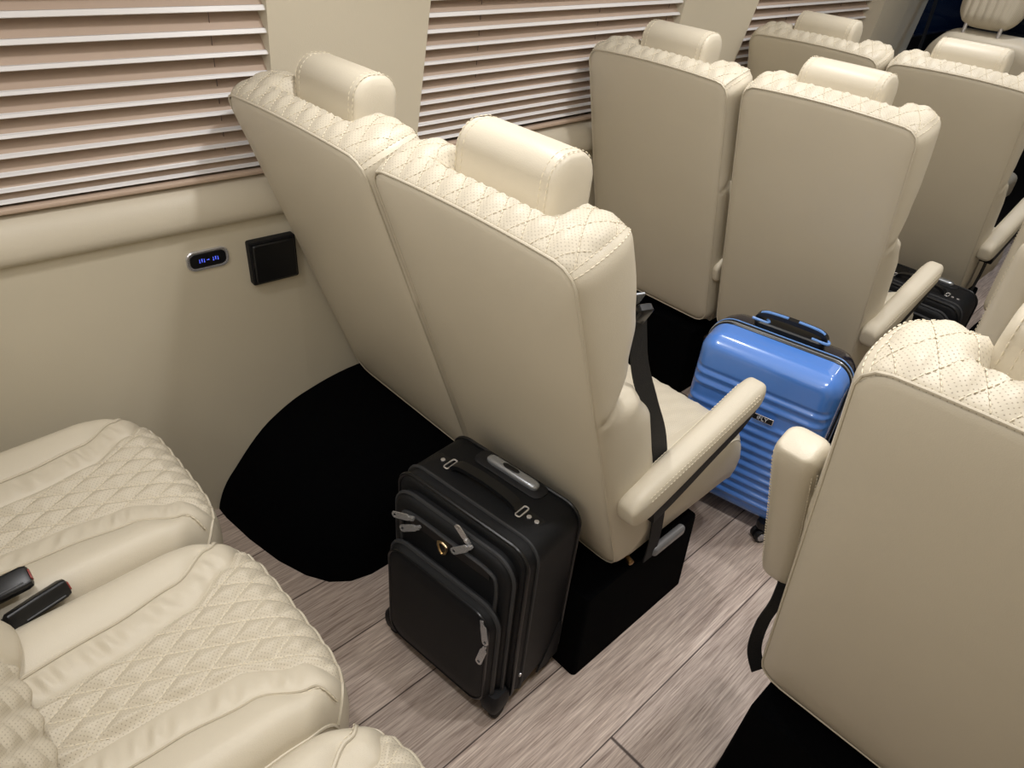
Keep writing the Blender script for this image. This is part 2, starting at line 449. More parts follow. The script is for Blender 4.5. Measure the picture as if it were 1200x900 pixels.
def make_arm(root, xc, py, pz, ang, L=.48, w=.062, h=.085):
    """padded armrest seen from its pivot end; ang = elevation of the arm"""
    ca, sa = math.cos(ang), math.sin(ang)
    loops = []
    N = 28
    for i in range(N+1):
        u = .5-.5*math.cos(PI*i/N); l = -h*.5+(L+h*.5)*u
        f = .35+.65*math.sqrt(max(0, 1-(1-u/.11)**2)) if u < .11 else 1
        g = .35+.65*math.sqrt(max(0, 1-(1-(1-u)/.10)**2)) if u > .9 else 1
        hh = h*f*g*lerp(1.05, .8, sstep(.1, .8, u)); ww = w*(f*g)**.5*lerp(.95, 1.03, u)
        cy = -.004*math.sin(PI*u)
        lp = []
        for (a, b_) in rrect(ww, hh, .024*f*g, 5, 0, (h*.5-hh*.5)*.55*(u > .1) + cy):
            lp.append(Vector((xc+a, py+l*ca-b_*sa, pz+l*sa+b_*ca)))
        loops.append(lp)
    arm = loft(loops); a = arm.build('armrest', M['leather'], root, 50)
    # black under-side carrier
    lp = []
    for i in range(16):
        u = i/15; l = .02+(L*.86)*u; hh = .044*min(1, (1-u)*5+.2)
        z = -h*.5*lerp(1.0, .55, sstep(.1, .8, u))-.002
        lp.append([Vector((xc+p, py+l*ca-(z+q)*sa, pz+l*sa+(z+q)*ca)) for p, q in rrect(w*.9, hh+.012, .006, 3, 0, .004-hh*.1)])
    loft(lp).build('armrest_carrier', M['blackm'], a, 50)
    for side in (-1, 1):
        st = MB()
        for dz in (.010, .019):
            path = []
            for i in range(3, N-1):
                u = i/N; l = -h*.5+(L+h*.5)*u; hh = h*lerp(1.05, .8, sstep(.1, .8, u)); ww = w*lerp(.95, 1.03, u)
                b_ = (h*.5-hh*.5)*.55+hh*.5-.002-dz*1.0
                path.append(Vector((xc+side*(ww/2+.0003-(.0035 if dz < .015 else 0)), py+l*ca-b_*sa, pz+l*sa+b_*ca)))
            st.merge(dashes(path, .006, .004, .001))
        st.build('armrest_stitching', M['stitch'], a)
    return a

def make_cushion(root, x0, x1, yb, yf, zt=.485, zb=.29, q=.30):
    """single-seat cushion: quilted top inset, padded sides"""
    W = x1-x0; c = (x0+x1)/2; nx, ny = 44, 40; b = MB(); b.uv = []
    def top(u, v):
        x = c+u*W/2; y = yb+(yf-yb)*v
        ex = 1-abs(u); r = .12
        z = zt+.012*(v-.5)+.012*math.sin(PI*v)
        dx = max(0, (r-ex)/r); z -= .028*(1-math.sqrt(max(0, 1-dx*dx)))
        ev = 1-v; dv = max(0, (.14-ev)/.14); z -= .045*(1-math.sqrt(max(0, 1-dv*dv)))
        inq = sstep(.60, .56, abs(u))
        z += inq*(.006*quilt(x-c, y-yb)-.004)+.012*sstep(.6, .75, abs(u))*(1-dx)
        z -= .006*math.exp(-((abs(u)-.6)/.02)**2)
        rf = .10*max(0, abs(u)-.7)**2*3*sstep(.5, 1, v)
        return Vector((x, y-rf*(yf-yb), z))
    us = [-1+2*i/nx for i in range(nx+1)]
    for u in us:
        for j in range(ny+1):
            b.v.append(tuple(top(u, j/ny))); b.uv.append((u*W/2, (yf-yb)*j/ny))
    for i in range(nx):
        for j in range(ny): b.f.append((i*(ny+1)+j, (i+1)*(ny+1)+j, (i+1)*(ny+1)+j+1, i*(ny+1)+j+1))
    b.mi = [0 if abs((us[i]+us[i+1])/2) < .6 else 1 for i in range(nx) for j in range(ny)]
    o = b.build('seat_cushion', [M['perf'], M['leather']], root, 60)
    # skirt
    edge = [top(-1, j/ny) for j in range(ny+1)]+[top(u, 1) for u in us[1:]]+[top(1, j/ny) for j in range(ny-1, -1, -1)]+[top(u, 0) for u in us[::-1][1:-1]]
    loops = []
    for f, o_ in ((0, 0), (.08, .007), (.3, .012), (.6, .010), (.85, .003), (.96, -.01), (1, -.03)):
        lp = []
        for p in edge:
            d = Vector((p.x-c, p.y-(yb+yf)/2, 0)); d.normalize()
            zb2 = zb+.0*p.y; lp.append(Vector((p.x+d.x*o_, p.y+d.y*o_, lerp(p.z, zb2, f))))
        loops.append(lp)
    loft(loops, False, True).build('cushion_side', M['leather'], root, 60)
    tube([p+Vector((0, 0, -.001)) for p in edge], .0028, 6, True).build('cushion_piping', M['leather'], root)

def carpet_box(root, x0, x1, ya, yb, z1, tap=.02):
    lp = []
    for z, o in ((0, 0), (z1-.012, tap*.9), (z1-.003, tap), (z1, tap+.008)):
        lp.append([(p[0], p[1], z) for p in rrect(x1-x0-o, yb-ya-o, .012, 4, (x0+x1)/2, (ya+yb)/2)])
    loft(lp).build('pedestal', M['carpet'], root)

def make_seat(label, x0, x1, y0, k=.363, zs=0, arm=None, cush=True, ped=None, hx=0, group=None, hy=.098, arm_dx=0, arm_dz=0, arm_L=.43, hz=0, up=(.05, 115, .43)):
    yb = y0+(1.156-.30)*k
    root = thing('passenger_seat', label, 'seat', ((x0+x1)/2, yb+.2, 0), group)
    if ped: carpet_box(root, *ped)
    O, U, Nn, H = make_back(root, x0, x1, y0, k, zs)
    make_headrest(root, (x0+x1)/2+hx-.027, y0+hy, 1.256+zs+hz, w=.222)
    if cush: make_cushion(root, x0+.008, x1-.004, yb+.05, yb+.50)
    if arm == 'down': make_arm(root, x1+.030+arm_dx, yb-.03, .560+arm_dz, math.radians(15), arm_L)
    if arm == 'up_left': make_arm(root, x0-.052+arm_dx, yb+up[0], .58, math.radians(up[1]), up[2], .07, .095)
    return root

GA = 'cream quilted passenger seats'
YA, YC, YE = .705, 1.925, 2.915
seatA = make_seat('reclined cream leather seat by the left wall, over the black carpeted wheel arch', -.056, .478, YA, group=GA, hx=-.003, cush=True)
seatB = make_seat('cream leather seat with the black suitcase standing behind it and an armrest by the aisle', .505, 1.0, YA, arm='down', ped=(.56, 1.018, .905, 1.36, .275), group=GA)
seatC = make_seat('cream leather seat by the blind, left of the seat with the blue suitcase behind', -.056, .470, YC, k=.28, arm=None, ped=(-.02, .46, 2.12, 2.55, .275), group=GA, zs=.01)
seatD = make_seat('cream leather seat of the middle row with the blue suitcase standing behind it', .508, 1.0, YC+.01, k=.28, hz=-.012, hx=-.004, arm_L=.39, arm='down', ped=(.56, 1.018, 2.12, 2.57, .275), group=GA, zs=.018)
seatE = make_seat('farthest cream leather window seat, only its top and headrest showing under the blinds', -.055, .480, YE, ped=(-.02, .46, 3.11, 3.55, .275), group=GA)
seatF = make_seat('cream leather seat nearest the driver seat, with a small black suitcase behind it', .512, 1.0, YE, arm='down', ped=(.56, 1.018, 3.11, 3.56, .275), group=GA)
seatG = make_seat('large cream leather seat in the right foreground with its armrest folded up', 1.368, 1.865, .80, k=.27, arm='up_left', ped=(1.382, 1.88, .97, 1.46, .275), group=GA, zs=.01)
seatH = make_seat('right edge cream leather seat just ahead of the large foreground seat, armrest folded up', 1.378, 1.875, 1.80, k=.27, arm='up_left', up=(-.015, 91, .42), ped=(1.37, 1.88, 1.98, 2.42, .275), group=GA)
seatI = make_seat('farthest right-hand cream leather seat, only its folded armrest showing at the right edge', 1.265, 1.76, 2.47, k=.27, arm='up_left', up=(.0, 98, .42), ped=(1.285, 1.75, 2.66, 3.12, .275), group=GA)

make_arm(seatC, .484, 2.15, .545, math.radians(15), .40, .028, .085)
# extra details on the seats
def screw(root, p): 
    disc(p, (0, -1, 0), .010, .03, 12).build('recline_knob', M['brass'], root)
disc((.992, 1.075, .287), (1, -.3, 0), .008, .03, 12).build('hinge_bolt', M['brass'], seatB)
disc((.455, 2.235, .215), (0, -1, 0), .013, .03, 14).build('recline_knob', M['brass'], seatC)
rbox(1.004, 1.026, 1.14, 1.27, .268, .298, .010).build('recline_lever', M['smoke'], seatB)

def belt(root, pts, w=.046, nrm=(0, 1, .4)):
    strip(smooth_path(pts, 6), nrm, w).build('belt_webbing', M['web'], root)
def latch(root, p, rz=0):
    b = rprism(.03, .058, .006, ((-.009, .004), (-.006, 0), (.006, 0), (.009, .004)))
    b.xf(at(*p, rz, .5)); a = b.build('belt_buckle', M['black'], root)
    t = rprism(.022, .035, .004, ((-.0015, .0005), (.0015, .0005))); t.xf(at(p[0], p[1]-.02, p[2]+.04, rz, .5)); t.build('buckle_tongue', M['silver'], a)

# ------------------------------------------------------------------ rear bench
def bench_seat(label, xc, W=.488, parts=True):
    root = thing('bench_seat', label, 'seat', (xc, .1, 0), 'rear bench seats')
    hw = W/2; yb, yf = -.16, .362; z0 = .492
    def q_(y): return interp(y, [(-.2, .058), (.08, .070), (.2, .086), (.30, .135), (.362, .188)])
    def p_(y): return interp(y, [(-.2, .112), (.08, .132), (.2, .148), (.30, .19), (.362, .226)])
    rows = 120
    cols = [(-1-.0, 'b')]
    def colx(sec, f, y):
        q, p = q_(y), p_(y)
        e = {'BL': (-hw, -p), 'GL': (-p, -q), 'Q': (-q, q), 'GR': (q, p), 'BR': (p, hw)}[sec]
        return lerp(e[0], e[1], f)
    def pos(sec, f, v):
        y = yb+(yf-yb)*v; x = colx(sec, f, y); ax = abs(x)
        q, p = q_(y), p_(y)
        z = z0-.010*(1-v)
        # edge rounding at the sides and at the front
        d = hw-ax; r = .055; t = max(0, (r-d)/r); z -= .05*(1-math.sqrt(max(0, 1-t*t*.98)))
        df = yf-y; rf = .075; t2 = max(0, (rf-df)/rf); z -= .055*(1-math.sqrt(max(0, 1-t2*t2*.98)))
        if sec == 'Q':
            e = min(1, (q-ax)/.02)
            z += -.008+.0125*quilt(x, y+.006)*sstep(0, 1, e)-.002*(1-e)
        elif sec[0] == 'G':
            m_ = (ax-q)/(p-q); z += -.010+.007*max(0, math.sin(PI*max(0, min(1, m_))))**.6+.010*m_
            sg = 1 if x > 0 else -1
            wv = math.sin((y*1.0-sg*m_*.018*0+.02*m_)*2*PI/.034+3*math.sin(y*17+xc*9))*math.sin(y*31+2+xc)
            z += .0042*wv*sstep(.0, .5, m_)*sstep(1., .6, m_)*sstep(.33, .24, y)
        else:
            m_ = (ax-p)/(hw-p); z += .000+.020*max(0, math.sin(PI*max(0, min(1, m_*.80))))**.8*sstep(.365, .22, y)
        # front corners pulled back, front edge bulged
        yy = y-(.055*(ax/hw)**5+.006)*sstep(.5, 1, v)
        xx = x*(1-.05*sstep(.86, 1.0, v)*(ax/hw)**3)
        return Vector((xc+xx, yy, z))
    def sec_mesh(sec, nc, uv=False):
        g = MB(); 
        if uv: g.uv = []
        for i in range(nc+1):
            for j in range(rows+1):
                P = pos(sec, i/nc, j/rows); g.v.append(tuple(P))
                if uv: g.uv.append((P.x, P.y))
        for i in range(nc):
            for j in range(rows): g.f.append((i*(rows+1)+j, (i+1)*(rows+1)+j, (i+1)*(rows+1)+j+1, i*(rows+1)+j+1))
        g.mi = [0]*len(g.f); return g
    base = None
    sec_mesh('Q', 80, True).build('quilted_seat_panel', M['perf'], root, 70)
    for s in ('GL', 'GR'): sec_mesh(s, 18).build('gathered_panel', M['leather'], root, 70)
    for s in ('BL', 'BR'): sec_mesh(s, 22).build('seat_bolster', M['leather'], root, 70)
    # skirt
    edge = [pos('BL', 0, j/rows) for j in range(rows+1)]
    for sec, nc in (('BL', 22), ('GL', 18), ('Q', 80), ('GR', 18), ('BR', 22)): edge += [pos(sec, i/nc, 1) for i in range(1, nc+1)]
    edge += [pos('BR', 1, j/rows) for j in range(rows-1, -1, -1)]
    loops = []
    for f, o in ((0, 0), (.1, .006), (.4, .010), (.8, .006), (1, -.004)):
        lp = []
        for p in edge:
            dx = (p.x-xc)/hw; dy = sstep(.2, .36, p.y)
            d = Vector((dx**3*.2, dy, 0)); lp.append(Vector((p.x+d.x*o, p.y+d.y*o, lerp(p.z, .285, f))))
        loops.append(lp)
    n = len(edge); b = loft(loops, False, False); b.f = [f for f in b.f]; b.build('seat_front', M['leather'], root, 70)
    tube([p+Vector((0, 0, -.0005)) for p in edge[::2]], .0034, 6).build('seat_piping', M['leather'], root)
    for sec, f in (('BL', 1), ('BR', 0)):
        path = [pos(sec, f, j/rows)+Vector((0, 0, .0035)) for j in range(0, rows-1)]
        tube(path[::2], .0034, 6).build('bolster_piping', M['leather'], root)
        sg = -1 if sec == 'BL' else 1
        st = dashes([p+Vector((sg*.006, 0, -.0005)) for p in path], .0075, .004, .0011)
        st.build('seat_stitching', M['stitch'], root)
    # back rest, reclined, quilted face
    qs = MB()
    for sgn in (-1, 1):
        for kk in range(-14, 15):
            path = []
            for j in range(0, rows+1):
                y = yb+(yf-yb)*j/rows; x = .05*(kk-sgn*(y+.006)/.092)
                if abs(x) < q_(y)-.004: path.append(pos('Q', (x+q_(y))/(2*q_(y)), j/rows)+Vector((0, 0, .0012)))
                elif len(path) > 3: qs.merge(dashes(path, .0055, .0028, .0011)); path = []
                else: path = []
            if len(path) > 3: qs.merge(dashes(path, .0055, .0028, .0011))
    qs.build('quilt_stitching', M['stitch'], root)
    kb = .42; g = MB(); g.uv = []; nx, ny = 80, 90
    for i in range(nx+1):
        for j in range(ny+1):
            u = -1+2*i/nx; t = j/ny*.66; x = u*(hw-.008)
            e = 1-abs(u); th = .125-.05*(1-math.sqrt(max(0, 1-max(0, (.22-e)/.22)**2)))-.06*(1-math.sqrt(max(0, 1-max(0, (t-.58)/.08)**2)))-.05*(1-math.sqrt(max(0, 1-max(0, (.05-t)/.05)**2)))
            if abs(u) < .5: th += -.006+.012*quilt(x, t*1.0, .06, .085)
            else: th += .018*math.sin(PI*min(1, (abs(u)-.5)/.5))
            th -= .008*math.exp(-((abs(u)-.5)/.025)**2)
            O = Vector((xc, -.125, .455)); Ub = Vector((0, -kb, 1)).normalized(); Nb = Vector((0, 1, kb)).normalized()
            P = O+Vector((x, 0, 0))+Ub*t+Nb*(th-.03); g.v.append(tuple(P)); g.uv.append((x, t))
    for i in range(nx):
        for j in range(ny): g.f.append((i*(ny+1)+j, (i+1)*(ny+1)+j, (i+1)*(ny+1)+j+1, i*(ny+1)+j+1))
    g.mi = [0 if abs(-1+2*(i+.5)/nx) < .5 else 1 for i in range(nx) for j in range(ny)]
    g.build('backrest_face', [M['perf'], M['leather']], root, 70)
    rprism(W-.02, .66, .06, ((-.06, .02), (-.045, 0), (.035, 0), (.05, .02)), 6, 0, .33).xf(frame((xc, -.125, .455), (1, 0, 0), Nb, Ub)).build('backrest_shell', M['leather'], root)
    # frame under the cushion
    rbox(xc-hw+.01, xc+hw-.01, -.26, .27, 0, .30, .012).build('base', M['carpet'], root)
    return root
b1 = bench_seat('rear bench seat in the left foreground, nearest the wall with the display', .231)
b2 = bench_seat('middle rear bench seat in the foreground, beside the two black belt buckles', .727)
b3 = bench_seat('rear bench seat at the bottom edge, nearest the aisle, only its front corner showing', 1.222)

# belt buckles lying between the first two bench seats
def buckle(label, p, dirv, roll=0, L=.105, w=.034, th=.022):
    root = thing('belt_buckle', label, 'buckle', p, 'rear bench belt buckles')
    d = Vector(dirv).normalized(); sx = d.cross(Vector((0, 0, 1))).normalized(); up = sx.cross(d)
    Mx = frame(p, sx, d, up) @ Matrix.Rotation(roll, 4, 'Y')
    body = loft([[(q[0], y, q[1]) for q in rrect(w-2*o, th-2*o, .006, 4)] for y, o in ((-L*.5, .005), (-L*.5+.006, .001), (0, 0), (L*.5-.010, 0), (L*.5-.002, .002), (L*.5, .005))]).xf(Mx)
    body.build('buckle_body', M['black'], root)
    rprism(w*.55, .012, .003, ((L*.5-.006, .001), (L*.5+.0015, .001))).xf(Mx @ Matrix.Translation((0, 0, .002))).build('release_button', M['red'], root)
    tube([tuple(Mx @ Vector((w*.30, y, th*.5+.0005))) for y in (-L*.25, L*.38)], .0014, 6).build('ridge', M['grey'], root)
    strip([tuple(Mx @ Vector((0, y, -.002))) for y in (-L*.5+.004, -L*.8, -L*1.1)], tuple(sx), .028, .002).build('strap', M['web'], root)
buckle('black belt buckle propped up at the left edge between two bench seats', (.452, -.038, .540), (.05, .97, .12), .35, .105, .042)
buckle('black belt buckle lying in the gap beside the raised one, nearer the middle bench seat', (.482, .005, .500), (-.22, 1, .0), 1.1)

# ------------------------------------------------------------------ room shell
def struct(name, b, m, ang=35): return b.build(name, m, None, ang, 'structure')
def boxm(x0, x1, y0, y1, z0, z1):
    b = MB(); b.add([(x, y, z) for z in (z0, z1) for y in (y0, y1) for x in (x0, x1)], [(0, 2, 3, 1), (4, 5, 7, 6), (0, 1, 5, 4), (2, 6, 7, 3), (0, 4, 6, 2), (1, 3, 7, 5)]); return b
XR, ZC, YB, YF = 1.93, 1.93, -.75, 5.9
struct('floor', boxm(-.25, XR+.1, YB, YF, -.05, 0), M['floor'])
struct('ceiling', boxm(-.25, XR+.1, YB, YF, ZC, ZC+.05), M['ceil'])
struct('wall_right', boxm(XR, XR+.08, YB, YF, 0, ZC), M['trim'])
struct('wall_rear', boxm(-.25, XR+.1, YB-.06, YB, 0, ZC), M['trim'])

def wx(y):      # plan of the left wall: the rear quarter turns in towards the front
    return -.157+.0666*y if y < .85 else -.1004
ys = [YB, -.4, 0, .3, .6, .8, .85, .9, 1.1, 1.5, 2, 2.5, 3, 3.5, 4.1]
# lower wall panel leans outward from the floor; a padded ledge runs along its top
prof = [(-.3, -.02), (.075, 0), (.062, .10), (.016, .27), (.008, .62), (.006, .76), (.004, .842)]
def ledge_dz(y): return -.026*sstep(.85, 1.6, y)
prof2 = [(-.03, .838), (.010, .838), (.020, .842), (.0275, .852), (.030, .868), (.027, .888), (.019, .908), (.006, .926), (-.012, .938), (-.04, .945), (-.12, .946)]
for ys in ([YB, -.4, 0, .3, .6, .8, .85], [.85, .9, 1.1, 1.5, 2, 2.5, 3, 3.5, 4.1]):
    for pf, nm, mt in ((prof[1:], 'wall_left', 'trim'), (prof2, 'trim_1', 'leather')):
        b = MB()
        for y in ys:
            for dx, z in pf: b.v.append((wx(y)+dx, y, z+ledge_dz(y)*sstep(.3, .8, z)))
        m_ = len(pf)
        for i in range(len(ys)-1):
            for j in range(m_-1): b.f.append((i*m_+j, (i+1)*m_+j, (i+1)*m_+j+1, i*m_+j+1))
        b.mi = [0]*len(b.f)
        struct(nm, b, M[mt], 60)
# window plane, leaning in a little towards the roof
def wp(y, z, d=0): return (wx(y)+d+.06*max(0, z-.95), y, z)
def slab(y0b, y0t, y1b, y1t, z0, z1, d, th=.03):
    """a panel on the window plane whose two sides may slant"""
    P = []
    for dd in (d, d-th):
        P += [wp(y0b, z0, dd), wp(y1b, z0, dd), wp(y1t, z1, dd), wp(y0t, z1, dd)]
    b = MB(); b.add(P, [(0, 1, 2, 3), (7, 6, 5, 4), (0, 4, 5, 1), (1, 5, 6, 2), (2, 6, 7, 3), (3, 7, 4, 0)]); return b
def pillar(name, y0b, y0t, y1b, y1t, z0=.90, d=-.001): 
    return struct(name, slab(y0b, y0t, y1b, y1t, z0, ZC, d, .07), M['pillar'])
pillar('trim_2', .832, .845, 1.262, 1.345)
pillar('trim_3', 2.42, 2.50, 2.875, 3.13)
struct('trim_4', slab(4.06, 4.12, 4.35, 4.48, .5, ZC, .04, .10), M['pillar'])
struct('trim_7', slab(4.36, 4.49, 4.66, 4.86, .5, ZC, .01, .10), M['pillar'])
struct('trim_5', slab(YB, YB, 4.3, 4.3, 1.60, ZC, .03, .10), M['pillar'])
# window panes behind the blinds
for i, (a, c) in enumerate(((YB, .86), (1.24, 2.50), (2.85, 4.1))):
    struct('window_%d' % (i+1), slab(a, a, c, c, .90, 1.62, -.075, .012), M['glass'])

# blinds
def blind(label, ya, yb_, zs_list, zend, yat=None, ybt=None, cords=()):
    root = thing('window_blind', label, 'blind', (wx((ya+yb_)/2), (ya+yb_)/2, zs_list[-1]))
    for z in zs_list:
        b = MB(); y0 = ya+(yat-ya)*(z-.95)/.4 if yat else ya; y1 = yb_+(ybt-yb_)*(z-.95)/.4 if ybt else yb_
        yy = [y0+(y1-y0)*i/6 for i in range(7)]
        # profile: flat sloping blade, its inner edge low with a rolled lip coloured white for the light it catches
        lh = interp(z, [(.95, .0036), (1.15, .0054), (1.32, .0098)])
        pr = [(-.040, .047), (-.028, .032), (-.015, .016), (-.006, .004), (-.004, lh*.55), (.0015, lh*.5), (.0065, -lh*.45), (.005, -lh*.5-.001), (-.003, -.0042), (-.017, .012), (-.030, .028), (-.042, .043)]
        w = [0, 0, 0, 1, 1, 1, 1, 1, 0, 0, 0, 0]
        lps = [[Vector(wp(y, z, -.012))+Vector((dx, 0, dz)) for dx, dz in pr] for y in yy]
        b = loft(lps); k = 0
        b.mi = [w[i % 12] for i in range(12*(len(yy)-1))]+[0, 0]
        b.build('slat', [M['slat'], M['slatlit']], root, 40)
    r = rbox(0, .03, 0, 1, 0, .012, .004)
    lps = [[Vector(wp(y, zend, -.015))+Vector((p, 0, q)) for p, q in rrect(.036, .012, .004, 3)] for y in (ya, (ya+yb_)/2, yb_)]
    loft(lps).build('bottom_rail', M['slat'], root)
    for yc in cords:
        pts = [Vector(wp(yc, z, -.012))+Vector((-.017, 0, 0)) for z in (zs_list[0]+.06, 1.2, zend)]
        tube(pts, .0010, 5).build('ladder_cord', M['cord'], root)
def zlist(lo, hi, tab): return tab
Z1 = [1.505, 1.458, 1.411, 1.365, 1.319, 1.272, 1.226, 1.181, 1.139, 1.100, 1.061, 1.024, .992, .968]
Z2 = [1.492, 1.450, 1.408, 1.366, 1.325, 1.284, 1.244, 1.203, 1.163, 1.124, 1.089, 1.057, 1.027, .998, .972, .948]
blind('taupe slatted blind of the left window, beside the first cream pillar', -.25, .838, Z1, .952, cords=(.72, .1))
blind('taupe slatted blind between the two cream pillars', 1.26, 2.46, Z2, .928, 1.30, 2.50, cords=(1.5, 2.02, 2.4))
blind('far taupe slatted blind behind the farthest window seat', 2.87, 4.08, Z2, .928, 3.02, 4.10, cords=(3.3, 3.8))

# wheel arch: black carpet housing, rounded over
b = []
R = .52; cyA = 1.02
lp = []
for i in range(49):
    a = PI*i/48; lp.append((cyA-R*math.cos(a), .292*math.sin(a)**1.35))
loops = []
def arch_x(y, z): return wx(y)+interp(z, [(0, .075), (.10, .062), (.27, .016), (.62, .008)])+.003
loops.append([(arch_x(y, z), y, z) for y, z in lp]+[(arch_x(cyA, 0), cyA, 0)])
for x, f, h in ((.0, 1.0, 1), (.12, .975, 1), (.24, .93, 1), (.33, .87, .99), (.39, .80, .95), (.425, .71, .88), (.44, .6, .75)):
    loops.append([(x, cyA+(y-cyA)*f, z*h) for y, z in lp]+[(x, cyA, -.0)])
o = loft(loops).build('wheel_arch', M['carpet'], None, 50, loc=(.15, cyA, 0))
tag(o, 'rounded black carpeted wheel arch against the wall behind the first suitcase', 'wheel arch')

sheet_o = loft([[(p[0], p[1], z) for p in rrect(.36-o, 1.75-o, .03, 5, 1.205, 3.95)] for z, o in ((.0, 0), (.006, 0), (.009, .006))]).build('floor_cover', M['carpet'], None, loc=(1.205, 3.95, 0))  # flat black sheet added to fill the black area of the aisle floor
tag(sheet_o, 'flat black sheet added on the aisle floor just beyond the small black suitcase', 'floor mat')

# wall fittings
def on_wall(y, z, d=0): return Vector((wx(y)+interp(z, [(.27, .016), (.62, .008), (.76, .006), (.842, .004)])+d, y, z))
ang = math.atan(.0666)
def wall_mx(y, z, d=0):
    return Matrix.Translation(on_wall(y, z, d)) @ Matrix.Rotation(PI/2-ang, 4, 'Z')   # local -y -> +x (into the cabin)
dp = thing('display_panel', 'small black oval display with blue digits and chrome rim on the left wall', 'display', on_wall(.625, .757))
Mx = wall_mx(.622, .757)
rprism(.106, .053, .020, ((.004, 0), (-.003, 0), (-.0055, .002), (-.0055, .0045), (-.003, .0055))).xf(Mx @ Matrix.Rotation(PI, 4, 'Z') if False else Mx.copy()).build('bezel', M['chrome'], dp)
rprism(.090, .038, .014, ((.003, 0), (-.004, 0), (-.005, .001))).xf(Mx).build('screen', M['black'], dp)
dg = MB()
def seg(x, z, w, h): dg.merge(rprism(w, h, .0006, ((-.0048, 0), (-.0056, .0001)), 2, x, z))
for x0, n in ((-.0215, 3), (.0125, 3)):
    for k in range(n):
        x = x0+k*.0058
        for (dx, dz, w, h) in (((0, .0042, .0036, .0012), (0, 0, .0036, .0012), (.0018, 0, .0011, .009)) if k % 2 else ((0, -.0042, .0036, .0012), (-.0018, 0, .0011, .009), (.0018, .002, .0011, .005))): seg(x, dz, w, h)
seg(-.001, 0, .006, .0011); seg(.0015, 0, .0014, .0032)
dg.xf(Mx).build('digits', M['led'], dp)
sb = thing('switch_box', 'square black plastic box on the left wall beside the reclined seat', 'box', on_wall(.79, .72))
Mx = wall_mx(.785, .722)
rprism(.128, .122, .006, ((.006, 0), (-.018, 0), (-.020, .001))).xf(Mx).build('housing', M['blackm'], sb)
rprism(.116, .110, .006, ((-.018, 0), (-.027, .001), (-.0295, .004))).xf(Mx).build('cover', M['black'], sb)

